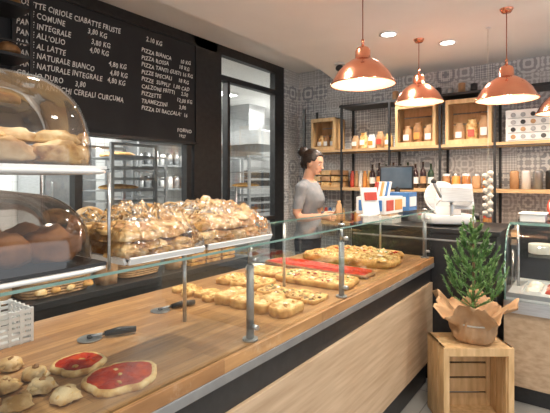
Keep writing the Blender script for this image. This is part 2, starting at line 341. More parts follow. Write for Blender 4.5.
for i,y in enumerate((1.46,1.54,1.62,1.70)):
    b.slab((1.50+.025*(i%2),y,Z),.13,.072,.024,POTATO,BREAD,i+7,.3*math.sin(i*4),3,.2,.6,.9)
b.done()
b=pz('mushroom_pizza_slices')
for i,y in enumerate((1.06,1.15,1.24,1.33)):
    b.slab((1.77+.01*(i%2),y,Z),.165,.086,.020,MUSH,BREAD,i+20,.1*math.sin(i*7),4,.14,.7,.9)
    bits(b,1.77,y,.11,.05,Z+.016,8,[MUSH,BREADP,HERB,MOZZ,BREADD],.011)
b.done()
b=pz('potato_pizza_slices')
for i,y in enumerate((1.43,1.53,1.64)):
    b.slab((1.82,y,Z),.20,.096,.032,POTATO,BREAD,i+30,.1*math.sin(i*7),4,.12,.7,.92)
    bits(b,1.82,y,.15,.06,Z+.027,8,[POTATO,BREADP,MOZZ,BREAD],.014)
b.done()
b=pz('vegetable_pizza_slab')
b.slab((2.10,1.24,Z),.24,.46,.034,POTATO,BREAD,41,.04,7,.08,.7,.92,20)
bits(b,2.10,1.24,.20,.40,Z+.027,70,[MUSH,HERB,BREADD,MOZZ,TOMATO,BREADP],.014)
b.done()
b=pz('white_pizza_slab'); b.slab((2.10,1.60,Z),.2,.22,.03,POTATO,BREAD,45,.1,5,.08,.7,.9); b.done()
b=pz('tomato_pizza_slab'); b.slab((2.41,1.42,Z),.21,.76,.024,TOMATO,BREADD,50,-.04,7,.06,.4,.95); b.done()
b=pz('stuffed_focaccia_slab'); b.slab((2.75,1.36,Z),.28,.66,.055,POTATO,BREAD,60,.03,6,.08,.8,.92,16)
bits(b,2.75,1.36,.22,.58,Z+.042,110,[MUSH,BREADP,BREAD,MOZZ,POTATO,BREAD],.022)
b.done()
b=pz('zucchini_pizza_slab'); b.slab((3.06,1.40,Z),.2,.6,.045,POTATO,BREAD,70,.0,6,.05,.9,.9,16)
bits(b,3.06,1.40,.14,.5,Z+.036,40,[TOMATO,HERB,MOZZ,TOMATO],.02)
b.done()
b=pz('mozzarella_disc'); b.slab((2.17,1.745,Z),.15,.11,.025,MOZZ,MOZZ,80,0,2,.05,.2,.85); b.done()
def cutter(x,y,rz):
    b=B('pizza_cutter'); c_,s_=math.cos(rz),math.sin(rz)
    P=lambda t,o,z:(x+t*c_-o*s_,y+t*s_+o*c_,Z+z)
    b.tube([P(0,0,.014),P(.05,0,.018),P(.11,0,.016)],[.010,.014,.011],BLACK)
    b.cyl(P(-.045,0,.013),P(0,0,.014),.005,STEEL); b.cyl(P(-.05,0,.002),P(-.05,0,.006),.042,STEEL,seg=32); b.cyl(P(-.05,0,0),P(-.05,0,.014),.010,BLACK)
    b.done()
cutter(.90,1.43,-.5); cutter(1.27,1.50,-.35)
# ---------------------------------------------------------------- trays on glass
G=1.304
def tray(b,x,y,lx,ly,z=G):
    b.slab((x,y,z),lx,ly,.006,WPL,WPL,1,0,8,0,0,.95)
    for s in (-1,1):
        b.box((x+s*lx/2*.99,y,z+.011),(.007,ly*.94,.018),WPL,Euler((0,s*.4,0))); b.box((x,y+s*ly/2*.99,z+.011),(lx*.94,.007,.018),WPL,Euler((-s*.4,0,0)))
def film(b,x,y,lx,ly,h,z,seed):
    n=36; g=[]
    for i in range(n+1):
        row=[]
        for j in range(n+1):
            u,v=i/n*2-1,j/n*2-1; e=max(abs(u),abs(v)); q=max(0,1-e**3.2)
            zz=h*(q**.6)*(1+.3*noise.noise(Vector((u*2,v*2,seed))))+.026*noise.noise(Vector((u*7,v*7,seed+3)))*q
            row.append(b.bm.verts.new((x+u*lx/2,y+v*ly/2,z+max(.001,zz))))
        g.append(row)
    # gathered bag corner
    k=b.mi(FILM)
    for i in range(n):
        for j in range(n):
            f=b.bm.faces.new((g[i][j],g[i+1][j],g[i+1][j+1],g[i][j+1])); f.material_index=k; f.smooth=(i*j)%3>0
t1,t2=.80,1.125
def pastry(b,x,y,z,s,i,m):
    a=R.uniform(0,3)
    b.blob((x,y,z),(.062*s,.050*s,.026*s),m,i,.3,1.6,a)
    b.blob((x+.010*math.cos(a+1),y+.010*math.sin(a+1),z+.017*s),(.056*s,.043*s,.018*s),BREADP,i+5,.3,2.0,a+.4)
b=B('bagged_focaccia_sandwiches_on_tray'); tray(b,t1,1.13,.28,.36)
for l in range(3):
    for r in range(3): pastry(b,t1-.08+.08*r+R.uniform(-.01,.01),1.03+.095*l,G+.007,1.05,r+l*3,BREAD if (r+l)%2 else BREADP)
for i in range(5): pastry(b,t1-.07+.07*(i%3)+R.uniform(-.01,.01),1.07+.10*(i//3),G+.046,1.2,i+30,BREADP)
film(b,t1,1.13,.29,.36,.12,G+.014,3); b.done()
b=B('bagged_filled_rolls_on_tray'); tray(b,t2,1.14,.35,.36)
for l in range(3):
    for r in range(4): pastry(b,t2-.12+.08*r+R.uniform(-.01,.01),1.04+.095*l,G+.007,1.05,r+l*3+50,BREAD if (r+l)%2 else BREADP)
for i in range(7): pastry(b,t2-.11+.073*(i%4)+R.uniform(-.01,.01),1.08+.10*(i//4),G+.046,1.2,i+70,BREAD if i%3==0 else BREADP)
film(b,t2,1.14,.36,.36,.125,G+.014,8); b.done()
# ---------------------------------------------------------------- tiered dome display
def dome(b,x,y,z,lx,ly,h,m):
    rings=[]
    for i in range(13):
        t=i/12; r=(1-t**2.6)**(1/2.6) if t<1 else .02
        ring=[]
        for k in range(48):
            a=k*2*math.pi/48; ca,sa=math.cos(a),math.sin(a); q=(abs(ca)**4+abs(sa)**4)**(-.25)
            ring.append(b.bm.verts.new((x+ca*q*r*lx/2,y+sa*q*r*ly/2,z+t*h)))
        rings.append(ring)
    b.skin(rings,m,False); f=b.bm.faces.new(rings[-1]); f.material_index=b.mi(m)
b=B('tiered_cake_dome_display'); cx,cy=.415,1.13
for z,h,mm in ((G,.20,ACRYL2),(G+.235,.25,ACRYL)):
    b.slab((cx,cy,z),.42,.37,.012,WPL,WPL,1,0,8,0,0,.96); b.bb(cx-.195,cx+.195,cy-.17,cy+.17,z+.012,z+.020,BLACK if z==G else WPL)
    dome(b,cx,cy,z+.02,.40,.34,h-.02,mm)
    b.blob((cx,cy,z+h),(.02,.02,.012),BLACK,1,0,1)
for sx in (-1,1):
    for sy in (-1,1): b.cyl((cx+sx*.20,cy+sy*.172,G),(cx+sx*.20,cy+sy*.172,G+.24),.004,STEEL)
for i in range(6): b.blob((cx-.12+.115*(i%3),cy-.07+.13*(i//3),G+.021),(.066,.068,.065),BREADD,i+90,.28,1.9)
for i in range(9): b.blob((cx-.12+.115*(i%3),cy-.1+.1*(i//3),G+.256),(.058,.052,.042),FLOURY if i%2 else BREADP,i+110,.35,2.4)
for i in range(4): b.blob((cx-.12+.085*i,cy-.03*(i%2),G+.306),(.055,.06,.030),BREADP if i%2 else FLOURY,i+130,.35,2.4)
b.done()
b=B('white_plastic_basket'); X,Yb=.60,1.70
for i in range(6):
    z=Z+.005+.020*i; 
    for s in (-1,1):
        b.box((X,Yb+s*.09,z+.006),(.26,.006,.011),WPL); b.box((X+s*.13,Yb,z+.006),(.006,.18,.011),WPL)
for i in range(8):
    for s in (-1,1): b.box((X-.128+.0365*i,Yb+s*.09,Z+.06),(.009,.008,.12),WPL)
for i in range(6):
    for s in (-1,1): b.box((X+s*.13,Yb-.085+.034*i,Z+.06),(.008,.009,.12),WPL)
b.box((X,Yb,Z+.004),(.26,.18,.008),WPL)
b.done()
# ---------------------------------------------------------------- back work counter
b=B('back_work_counter')
b.bb(-.4,2.75,2.25,2.95,.86,.90,BLACK); b.bb(-.4,2.75,2.27,2.30,0,.86,BLACK); b.bb(-.4,2.75,2.92,2.95,0,.86,BLACK); b.bb(2.72,2.75,2.3,2.92,0,.86,BLACK); b.bb(-.4,-.37,2.3,2.92,0,.86,BLACK)
b.done(.003)
b=B('bread_riser_shelf')
b.bb(1.3,2.6,2.72,2.94,1.20,1.225,BMET)
for x in (1.32,1.95,2.58): b.bb(x-.01,x+.01,2.74,2.93,.90,1.20,BMET)
b.done(.003)
def basket(x,y,lx,ly,h,z=.902,name='wicker_bread_basket',fill=None):
    b=B(name)
    for i in range(7):
        f=.88+.12*i/6; zz=z+h*i/6.5+.008
        pts=[]
        for k in range(33):
            a=k*2*math.pi/32; q=(abs(math.cos(a))**4+abs(math.sin(a))**4)**(-.25); pts.append((x+math.cos(a)*q*lx/2*f,y+math.sin(a)*q*ly/2*f,zz))
        b.tube(pts,h/13,WICKER,6,False)
    b.slab((x,y,z),lx*.9,ly*.9,.01,WICKER,WICKER,1,0,4,0,0)
    if fill: fill(b)
    b.done()
def cro(b):
    for i in range(9):
        px,py,pzz=1.66+.08*(i%3),2.40+.06*(i//3),.93+.02*(i%2); rr=R.uniform(0,3)
        pts=[(px+.05*math.cos(rr+t)*1,py+.05*math.sin(rr+t),pzz+.03) for t in (-1.1,-.6,0,.6,1.1)]
        b.tube(pts,[.006,.02,.028,.02,.006],BREAD,10)
def cia(b):
    for i in range(8): b.blob((1.09+.085*(i%4),2.37+.10*(i//4),.915+.03*(i//4)),(.042,.085,.04),BREAD if i%2 else BREADP,i+150,.15,1.5,R.uniform(-.3,.3))
basket(1.76,2.46,.32,.26,.09,fill=cro)
basket(1.20,2.44,.40,.28,.10,fill=cia)
def pbag(x,y,s=1,seed=0):
    b=B('paper_bread_bag'); 
    b.lathe((x,y,.901),[(.001*s,.0),(.06*s,.0),(.068*s,.05*s),(.064*s,.12*s),(.072*s,.17*s),(.064*s,.175*s),(.055*s,.12*s)],KRAFT,28,lambda r,z,a:(r*(1+.08*math.sin(5*a+z*30+seed)+.04*math.sin(11*a)),z+.012*math.sin(3*a+seed)*(z>.1)))
    b.done()
pbag(1.495,2.36,1); pbag(.90,2.40,1.1,2); pbag(2.03,2.38,.9,4)
b=B('waffle_stack')
for i in range(3):
    for j in range(4):
        b.box((2.22+.165*i,2.42,.912+.03*j),(.14,.2,.022),BREAD,Euler((0,0,R.uniform(-.04,.04))))
        for k in range(4): b.box((2.22+.165*i-.054+.036*k,2.42,.926+.03*j),(.008,.19,.012),BREADD)
        for k in range(5): b.box((2.22+.165*i,2.34+.04*k,.926+.03*j),(.13,.008,.012),BREADD)
b.done(.002)
b=B('round_bread_loaves')
for i in range(5): b.blob((1.43+.24*i,2.83,1.226),(.105,.09,.085),[BREAD,FLOURY,BREADD][i%3],i+170,.12,1.5)
b.done()
b=B('baguette_pile')
for i in range(5): b.blob((.55,2.36+.07*i,.902+.02*(i%2)),(.24,.034,.035),BREAD,i+190,.1,1.5,R.uniform(-.05,.05))
b.done()
b=B('hanging_bread_rack')
for z in (1.98,2.30,2.62): b.bb(.35,1.32,2.9,3.18,z,z+.02,BMET)
for x in (.36,1.31):
    for y in (2.91,3.17): b.bb(x-.01,x+.01,y-.01,y+.01,1.98,3.0,BMET)
for z in (1.98,2.30,2.62):
    b.bb(.36,1.31,2.9,2.91,z+.09,z+.10,BMET)
    for i in range(6): b.blob((.44+.155*i,3.03,z+.02),(.072,.11,.07),BREADD if i%2 else BREAD,i+z*10,.12,1.5)
b.done()
# ---------------------------------------------------------------- kitchen contents
def trolley(x0,x1,y0,y1,h,n,bread=False):
    b=B('baking_tray_trolley')
    for x in (x0,x1):
        for y in (y0,y1): b.bb(x-.018,x+.018,y-.018,y+.018,.06,h,STEELD); b.cyl((x,y-.012,.03),(x,y+.012,.03),.03,BLACK)
    for y in (y0,y1): b.bb(x0,x1,y-.012,y+.012,h-.03,h,STEELD)
    for i in range(n):
        b.bb(x0+.01,x1-.01,y0,y1,.2+.12*i,.212+.12*i,STEELD); b.bb(x0+.01,x1-.01,y0-.004,y0,.2+.12*i,.232+.12*i,STEELD)
        if bread and i%3==1: b.blob(((x0+x1)/2,(y0+y1)/2,.214+.12*i),(.2,.22,.05),BREAD,i,.2)
    b.done()
trolley(2.60,3.15,4.0,4.6,1.92,14,True); trolley(4.95,5.5,4.1,4.7,1.9,13,True); trolley(3.5,4.05,4.9,5.5,1.85,13)
b=B('deck_oven')
b.bb(5.9,7.6,5.1,6.1,0,1.9,STEEL)
for z in (.35,.9,1.4): b.bb(6.0,7.3,5.07,5.1,z,z+.3,BLACK); b.cyl((6.1,5.04,z+.34),(7.2,5.04,z+.34),.015,STEEL); b.bb(7.35,7.55,5.08,5.1,z,z+.3,BLACK)
b.done(.005)
b=B('kitchen_hood'); b.bb(5.8,7.7,4.6,6.15,2.15,2.4,STEEL); b.bb(6.4,6.9,5.3,5.8,2.4,3.0,STEEL); b.done(.005)
b=B('stainless_work_table'); b.bb(1.0,2.3,4.9,5.6,.86,.9,STEEL)
for x in (1.03,2.27):
    for y in (4.93,5.57): b.cyl((x,y,0),(x,y,.86),.02,STEEL)
b.bb(1.05,2.25,4.95,5.55,.3,.32,STEEL); b.done()
b=B('spiral_dough_mixer'); b.bb(1.5,1.8,5.0,5.5,.9,.98,WPL); b.bb(1.55,1.75,5.32,5.5,.98,1.5,WPL); b.bb(1.54,1.76,5.0,5.5,1.4,1.55,WPL); b.lathe((1.65,5.12,.98),[(.02,.0),(.10,.02),(.14,.12),(.14,.25)],STEEL); b.cyl((1.65,5.12,1.1),(1.65,5.12,1.4),.02,STEEL); b.done(.01)
b=B('steel_upright_fridge'); b.bb(2.6,3.3,5.45,6.15,.08,2.0,STEEL); b.bb(2.62,3.28,5.43,5.45,.12,1.0,STEELD); b.bb(2.62,3.28,5.43,5.45,1.04,1.95,STEELD); b.cyl((2.68,5.40,1.1),(2.68,5.40,1.5),.012,STEEL)
for x in (2.66,3.24):
    for y in (5.5,6.1): b.cyl((x,y,0),(x,y,.08),.02,BLACK)
b.done(.004)
b=B('steel_storage_shelf')
for z in (1.35,1.75,2.15): b.bb(4.2,5.7,5.8,6.19,z,z+.03,STEELD)
for x in (4.25,5.65): b.bb(x-.02,x+.02,5.82,6.19,0,2.3,STEELD)
for j in range(3):
    for i in range(8): b.lathe((4.40+.155*i,5.98,1.38+.4*j),[(.001,0),(.055,0),(.06,.12),(.05,.18+.03*(i%3)),(.001,.2)],[WPL,STEELD,STEELD,WPL][(i+j)%4],14)
b.done()
# ---------------------------------------------------------------- back wall shelving
b=B('back_shelving_unit')
for z in (.98,1.40,1.86): b.bb(4.66,4.995,.05,2.95,z,z+.035,PINE2)
b.bb(4.66,4.995,.05,2.45,2.40,2.425,BMET)
for y in (.05,.75,1.27,1.82,2.42,2.95):
    for x in (4.67,4.985): b.bb(x-.012,x+.012,y-.012,y+.012,.0,2.43,BMET)
b.bb(4.655,4.665,.05,2.95,1.855,1.865,BMET)
b.done()
def wallcrate(y,w=.42,h=.46,z=1.896,dx=.26,fill=None):
    b=B('wooden_wine_crate'); x0,x1=4.69,4.69+dx; t=.014; q=y-w/2; r=y+w/2
    for k in range(3):
        xa=x0+k*dx/3; b.bb(xa+.004,xa+dx/3-.004,q,q+t,z,z+h,PINE); b.bb(xa+.004,xa+dx/3-.004,r-t,r,z,z+h,PINE); b.bb(xa+.004,xa+dx/3-.004,q,r,z,z+t,PINE); b.bb(xa+.004,xa+dx/3-.004,q,r,z+h-t,z+h,PINE)
    for k in range(4): b.bb(x1-.01,x1,q,r,z+k*h/4+.006,z+(k+1)*h/4-.006,PINE)
    for zz in (z,z+h-.045): b.bb(x0-.008,x0+.004,q,r,zz,zz+.045,PINE)
    for yy in (q,r-.03): b.bb(x0-.007,x0+.004,yy,yy+.03,z,z+h,PINE)
    if fill: fill(b)
    b.done()
def bag(b,x,y,z,w,h,m,seed,d=.05,lab=None):
    rings=[]
    for t,f in ((0,.9),(.15,1),(.5,1.05),(.8,.9),(.92,.55),(1,.8)):
        rings.append([b.bm.verts.new((x+math.cos(k*math.pi/8)*d*f*(1-.5*t),y+math.sin(k*math.pi/8)*w/2*f*(1+.06*math.sin(seed+3*k)),z+t*h)) for k in range(16)])
    b.skin(rings,m,True)
    if lab: b.bb(x-d*1.08,x-d*.9,y-w*.28,y+w*.28,z+h*.25,z+h*.55,lab)
def f1(b):
    for i in range(3): bag(b,4.80,1.42+.12*i,1.912,.11,.22+.03*(i%2),[KRAFT,BREADD,KRAFT][i],i,.05,[WPAP,ORANGE,WPAP][i])
def f2(b):
    for i in range(3): bag(b,4.80,.865+.12*i,1.912,.11,.27-.03*i,[KRAFT,BREADP,KRAFT][i],i+4,.05,[WPAP,RED,WPAP][i])
def f3(b):
    for i in range(3): bag(b,4.80,2.6+.09*i,1.912,.085,.18,[BREADP,KRAFT,BREADP][i],i+19,.05,WPAP)
wallcrate(1.54,.44,fill=f1); wallcrate(1.0,.44,fill=f2); wallcrate(2.69,.34,.40,fill=f3)
b=B('rusk_bags')
for i in range(5): bag(b,4.83,1.89+.105*i,1.896,.10,.17+.03*(i%2),[BREADP,KRAFT,WPAP,BREADP,KRAFT][i],i+9,.05,[WPAP,RED,ORANGE,WPAP,WPAP][i])
b.done()
def bottle(b,x,y,z,m,h=.30,r=.037,lab=WPAP):
    b.lathe((x,y,z),[(.001,0),(r,.0),(r,h*.58),(r*.8,h*.68),(r*.36,h*.76),(r*.34,h*.97),(r*.4,h*.97),(r*.4,h),(.001,h)],m,16)
    b.lathe((x,y,z),[(r*1.02,h*.18),(r*1.02,h*.45)],lab,16)
b=B('olive_oil_and_wine_bottles')
for i in range(9): bottle(b,4.80,1.40+.085*i,1.436,WINE if i%3 else GREENB,.27+.02*(i%2),.034,[WPAP,KRAFT,WPAP,ORANGE][i%4])
b.done()
b=B('preserve_jars')
for i in range(5):
    y=.84+.10*i; b.lathe((4.80,y,1.436),[(.001,0),(.042,0),(.044,.02),(.044,.12),(.036,.135)],[JAR,KRAFT,JAR,ORANGE,BREADD][i%5],16); b.lathe((4.80,y,1.436),[(.039,.132),(.039,.155),(.001,.156)],[WPL,STEEL][i%2],16)
for i in range(14):
    y=.84+.11*i; b.lathe((4.80,y,1.016),[(.001,0),(.042,0),(.044,.02),(.044,.11),(.036,.125)],[JAR,HERB,JAR,ORANGE,TOMATO][i%5],16); b.lathe((4.80,y,1.016),[(.039,.122),(.039,.145),(.001,.146)],[RED,WPL,STEEL][i%3],16)
b.done()
b=B('wooden_bread_boxes')
for i in range(3):
    y=2.52+.14*i
    for k in range(3): b.bb(4.70,4.94,y-.06,y+.06,1.436+.075*k,1.436+.075*k+.06,[PINE,BREADP,KRAFT][(i+k)%3])
    b.bb(4.69,4.70,y-.065,y+.065,1.436,1.46,PINE)
    b.bb(4.93,4.94,y-.05,y+.05,1.436,1.64,PINE)
b.done(.003)
b=B('pasta_packets')
for i in range(7): bag(b,4.82,2.48+.06*i,1.016,.055,.16,[BREADP,ORANGE,WPAP,BLUE,RED][i%5],i+29,.035)
for i in range(5): bag(b,4.82,2.13+.055*i,1.436,.05,.2,[BREADP,ORANGE,WPAP,KRAFT,RED][i%5],i+39,.035)
b.done()
b=B('tin_canisters')
for i in range(5): b.lathe((4.82,.2+.1*i,1.436),[(.001,0),(.04,0),(.04,.16),(.042,.165),(.03,.18),(.001,.182)],[WPL,BLACK,STEELD,WPL,KRAFT][i],18)
b.done()
b=B('white_drawer_box'); b.bb(4.70,4.96,.12,.66,1.896,2.20,WPL)
for i in range(4):
    b.bb(4.694,4.70,.14,.64,1.905+.07*i,1.91+.07*i,STEELD)
    for j in range(6): b.cyl((4.69,.18+.083*j,1.94+.07*i),(4.70,.18+.083*j,1.94+.07*i),.022,[STEELD,KRAFT,BLACK,STEELD][(i+j)%4],seg=12)
b.done(.003)
b=B('storage_tins')
for i in range(9): b.lathe((4.83,.85+.12*i,2.4255),[(.001,0),(.035,0),(.035,.08+.02*(i%3)),(.001,.09+.02*(i%3))],[STEELD,BLACK,KRAFT][i%3],16)
b.done()
# ---------------------------------------------------------------- corner counter + items
b=B('cashier_counter')
b.bb(3.31,4.02,.50,1.64,1.13,1.165,BLACK); b.bb(3.32,4.0,.52,1.62,.12,1.13,BLACK); b.bb(3.36,3.98,.54,1.60,0,.12,BMET); b.bb(3.312,3.32,.53,1.61,1.07,1.085,STEELD)
b.done(.004)
C=1.166
def slicer(x,y,z,body,rz,s=1):
    b=B('meat_slicer')
    b.slab((0,0,0),.40,.34,.07,body,body,1,0,5,0,0,.9); 
    for sx in (-1,1):
        for sy in (-1,1): b.cyl((sx*.15,sy*.12,-.02),(sx*.15,sy*.12,0.01),.018,BLACK)
    b.box((.02,.10,.13),(.20,.12,.14),body); 
    tl=Matrix.Rotation(-.35,4,'X')
    A=tl@Vector((-.02,.0,.24)); ax=tl@Vector((0,1,0))
    b.cyl(A+ax*.03,A+ax*.036,.135,STEEL,seg=40); b.cyl(A+ax*.036,A+ax*.06,.145,body,seg=40); b.cyl(A+ax*.015,A+ax*.03,.05,body,seg=24)
    b.box((.12,-.02,.22),(.16,.014,.22),STEEL,Euler((-.35,0,0)))
    b.box((.02,-.13,.17),(.26,.14,.012),STEEL,Euler((-.35,0,0))); b.box((.02,-.19,.24),(.24,.012,.12),STEEL,Euler((-.35,0,0)))
    b.cyl((-.10,-.20,.22),(-.16,-.24,.33),.012,STEEL); b.blob((-.165,-.243,.33),(.022,.022,.03),BLACK,1,0,1); b.cyl((.17,-.1,.06),(.22,-.12,.06),.028,BLACK); b.cyl((.0,-.13,.05),(.0,-.13,.16),.014,STEEL)
    T=Matrix.Translation((x,y,z+.02*s))@Matrix.Rotation(rz,4,'Z')@Matrix.Scale(s,4)
    for v in b.bm.verts: v.co=T@v.co
    b.done(.003)
slicer(3.60,.92,C,WPL,math.radians(-62),.95)
b=B('cash_register'); b.bb(3.72,3.98,1.28,1.60,C,C+.11,BLACK); b.cyl((3.86,1.43,C+.11),(3.86,1.43,C+.3),.025,BLACK); b.box((3.84,1.43,C+.38),(.03,.30,.22),BLACK,Euler((0,-.2,.35))); b.box((3.822,1.425,C+.38),(.004,.27,.19),SCREEN,Euler((0,-.2,.35)))
b.box((3.74,1.44,C+.13),(.1,.28,.03),WPL,Euler((0,-.2,0)))
b.done(.006)
b=B('card_display_box')
x,y=2.78,1.15
b.bb(x-.16,x+.16,y-.10,y+.10,G,G+.11,WPL)
for i in range(6): b.box((x-.12+.045*i,y-.02,G+.15),(.04,.012,.12),[RED,WPAP,ORANGE,WPAP,BLUE,WPAP][i],Euler((.2,0,0)))
b.bb(x-.14,x-.02,y-.104,y-.1,G+.02,G+.09,RED); b.bb(x+.01,x+.14,y-.104,y-.1,G+.02,G+.09,ORANGE); b.bb(x-.166,x-.16,y-.08,y+.08,G+.02,G+.09,BLUE)
b.done(.003)
b=B('tip_box'); x,y=3.12,1.12
b.bb(x-.09,x+.09,y-.08,y+.08,G,G+.13,BLUE); b.bb(x-.07,x+.07,y-.084,y-.08,G+.03,G+.10,WPAP); b.bb(x-.094,x-.09,y-.06,y+.06,G+.03,G+.10,WPAP); b.bb(x-.03,x+.03,y-.01,y+.01,G+.128,G+.134,BLACK)
b.done(.003)
b=B('sign_holder'); b.box((2.50,1.10,G+.09),(.15,.008,.17),WPAP,Euler((-.15,0,-.3))); b.box((2.50,1.11,G+.004),(.15,.07,.008),WPL); b.box((2.499,1.094,G+.12),(.11,.004,.05),RED,Euler((-.15,0,-.3))); b.done()
b=B('paper_stack'); b.bb(3.40,3.60,1.30,1.56,C,C+.06,WPAP); b.bb(3.41,3.59,1.32,1.55,C+.06,C+.09,KRAFT); b.done(.002)
# ---------------------------------------------------------------- right refrigerated display
b=B('refrigerated_display_case'); ya,yb=-2.2,.48
b.bb(3.34,4.10,ya,yb,.12,.62,BIRCH); b.bb(3.38,4.08,ya+.02,yb-.02,0,.12,BLACK); b.bb(3.32,4.12,ya,yb,.62,.70,STEEL)
b.bb(3.36,4.08,ya,yb,.70,.715,WPL)
b.bb(4.08,4.12,ya,yb,.70,1.20,BLACK); b.bb(3.58,4.14,ya,yb,1.195,1.215,GLASS); b.bb(3.60,3.605,ya,yb,1.195,1.215,GEDGE)
pts=[]
for i in range(9):
    t=i/8*math.pi/2; pts.append((3.34+.26*(1-math.cos(t)),.93+.27*math.sin(t)))
pts=[(3.34,.70)]+pts
k=b.mi(GLASS); va=[b.bm.verts.new((p[0],ya,p[1])) for p in pts]; vb=[b.bm.verts.new((p[0],yb,p[1])) for p in pts]
for i in range(len(pts)-1):
    f=b.bm.faces.new((va[i],va[i+1],vb[i+1],vb[i])); f.material_index=k; f.smooth=True
for yy in (ya+.006,yb-.006):
    q=[b.bm.verts.new((p[0],yy,p[1])) for p in pts]+[b.bm.verts.new((4.08,yy,1.20)),b.bm.verts.new((4.08,yy,.70))]
    f=b.bm.faces.new(q); f.material_index=k
    for i in range(len(pts)-1): b.cyl((pts[i][0],yy,pts[i][1]),(pts[i+1][0],yy,pts[i+1][1]),.006,GEDGE,seg=6)
b.bb(3.70,4.08,ya,yb,.95,.958,GLASS)
for y in (.44,-.5,-1.4): b.cyl((3.75,y,.71),(3.75,y,1.195),.01,STEEL)
b.bb(3.343,3.350,ya,yb,.72,.75,STEELD)
b.done()
b=B('cold_cut_trays')
for i in range(5):
    y=.26-.32*i; b.bb(3.45,3.85,y-.13,y+.13,.716,.726,WPL)
    for s in (-1,1): b.bb(3.45,3.85,y+s*.13-.004,y+s*.13+.004,.72,.745,WPL); b.bb(3.65+s*.2-.004,3.65+s*.2+.004,y-.13,y+.13,.72,.745,WPL)
    for j in range(6): b.blob((3.53+.115*(j%3),y-.06+.12*(j//3),.727),(.05,.05,.03),[MEAT,MOZZ,HERB,TOMATO,POTATO][(i+j//3)%5],i*7+j,.2,2)
b.done()
b=B('price_cards')
for i in range(6): b.box((3.42,.30-.25*i,.741),(.004,.07,.05),WPAP,Euler((0,-.3,0)))
b.done()
b=B('cheese_wheels')
for i in range(5): b.cyl((3.9,.3-.28*i,.959),(3.9,.3-.28*i,1.03),.09,[MOZZ,POTATO,BREAD][i%3],seg=28)
b.done(.006)
b=B('food_containers')
for i in range(4):
    y=.34-.2*i; b.bb(3.66,3.86,y-.08,y+.08,1.216,1.27+.02*(i%2),[WPL,BLUE,WPL,STEELD][i]); b.bb(3.65,3.87,y-.09,y+.09,1.27+.02*(i%2),1.28+.02*(i%2),WPAP)
b.done(.004)
b=B('side_work_table'); b.bb(4.16,4.58,-.9,.60,.93,.97,STEEL)
for x in (4.19,4.55):
    for y in (-.87,.57): b.cyl((x,y,0),(x,y,.93),.018,STEEL)
b.bb(4.20,4.54,-.05,.30,.97,1.08,STEELD)
b.done()
slicer(4.37,.12,1.08,RED,math.radians(-60),.85)
b=B('prosciutto_ham'); 
b.box((4.38,-.45,.985),(.16,.34,.03),PINE); b.tube([(4.38,-.60,1.06),(4.38,-.45,1.10),(4.38,-.33,1.07),(4.38,-.28,1.05)],[.05,.105,.085,.03],MEAT,20); b.cyl((4.38,-.74,1.04),(4.38,-.58,1.055),.022,GARLIC); b.done()
# ---------------------------------------------------------------- crate + plant in front
fw=Vector((math.cos(math.radians(36.2)),math.sin(math.radians(36.2)),0)); rt=Vector((fw.y,-fw.x,0))
b=B('wooden_crate'); W,Dp,H=.43,.27,.50; t=.016
for k in range(3):
    y=Dp*k/3+.004; w_=Dp/3-.008
    b.bb(-W/2,-W/2+t,y,y+w_,0,H,PINE); b.bb(W/2-t,W/2,y,y+w_,0,H,PINE); b.bb(-W/2,W/2,y,y+w_,0,t,PINE); b.bb(-W/2,W/2,y,y+w_,H-t,H,PINE)
for k in range(5): b.bb(-W/2,W/2,Dp-.012,Dp,k*H/5+.006,(k+1)*H/5-.006,PINE)
for zz in (0,H-.05): b.bb(-W/2,W/2,-.012,.004,zz,zz+.05,PINE)
for xx in (-W/2,W/2-.035): b.bb(xx,xx+.035,-.011,.004,.05,H-.05,PINE)
for sx in (-1,1):
    for yy in (.0,Dp-.025): b.bb(sx*(W/2-.03)-.012,sx*(W/2-.03)+.012,yy+.004,yy+.02,t,H-t,PINE)
ob=b.done(.0015,origin=(0,0,0)); ob.rotation_euler=(0,0,math.radians(36.2-90)); ob.location=(2.855,.55,0)
pc=Vector((2.855,.55,0))+fw*.13+rt*.03
b=B('potted_conifer'); R2=random.Random(3)
def wr(r,z,a):
    k_=min(1,z/.25); n=noise.noise(Vector((math.cos(a)*4,math.sin(a)*4,z*22))); n2=noise.noise(Vector((math.cos(a)*11,math.sin(a)*11,z*40+5)))
    return (r*(1+.13*k_*math.sin(5*a+z*9)+.16*n+.07*n2),z+k_*(.05*math.sin(4*a+1)+.035*n2+.02*math.sin(9*a)))
prof=[(.001,.0),(.10,.0),(.122,.02),(.135,.05),(.138,.08),(.128,.11),(.122,.13),(.14,.155),(.17,.185),(.205,.21),(.238,.23),(.225,.228),(.19,.20),(.15,.17),(.11,.14)]
b.lathe((pc.x,pc.y,.501),prof,KRAFT,96,wr)
b.lathe((pc.x,pc.y,.501),[(.09,.01),(.10,.15),(.001,.155)],BARK,24)
b.tube([(pc.x+.132*math.cos(a/16*6.283),pc.y+.132*math.sin(a/16*6.283),.623) for a in range(17)],.005,GARLIC,6,False)
zb=.64
b.tube([(pc.x,pc.y,zb),(pc.x+.01,pc.y,zb+.25),(pc.x,pc.y,zb+.62)],[.014,.010,.004],BARK,8)
def spray(p0,p1,r,n,wd=.0035):
    p0,p1=Vector(p0),Vector(p1); b.tube([p0,p1],[.004,.002],LEAF,5); ax=(p1-p0).normalized(); i_=b.mi(LEAF)
    for k in range(n):
        t_=k/n; p=p0.lerp(p1,t_); d_=Vector((R2.gauss(0,1),R2.gauss(0,1),R2.gauss(0,1))); d_=(d_-ax*d_.dot(ax)).normalized(); tip=p+(d_*.7+ax*.8).normalized()*r*(1-.4*t_); sd=ax.cross(d_)*wd
        f=b.bm.faces.new((b.bm.verts.new(p-sd),b.bm.verts.new(p+sd),b.bm.verts.new(tip))); f.material_index=i_
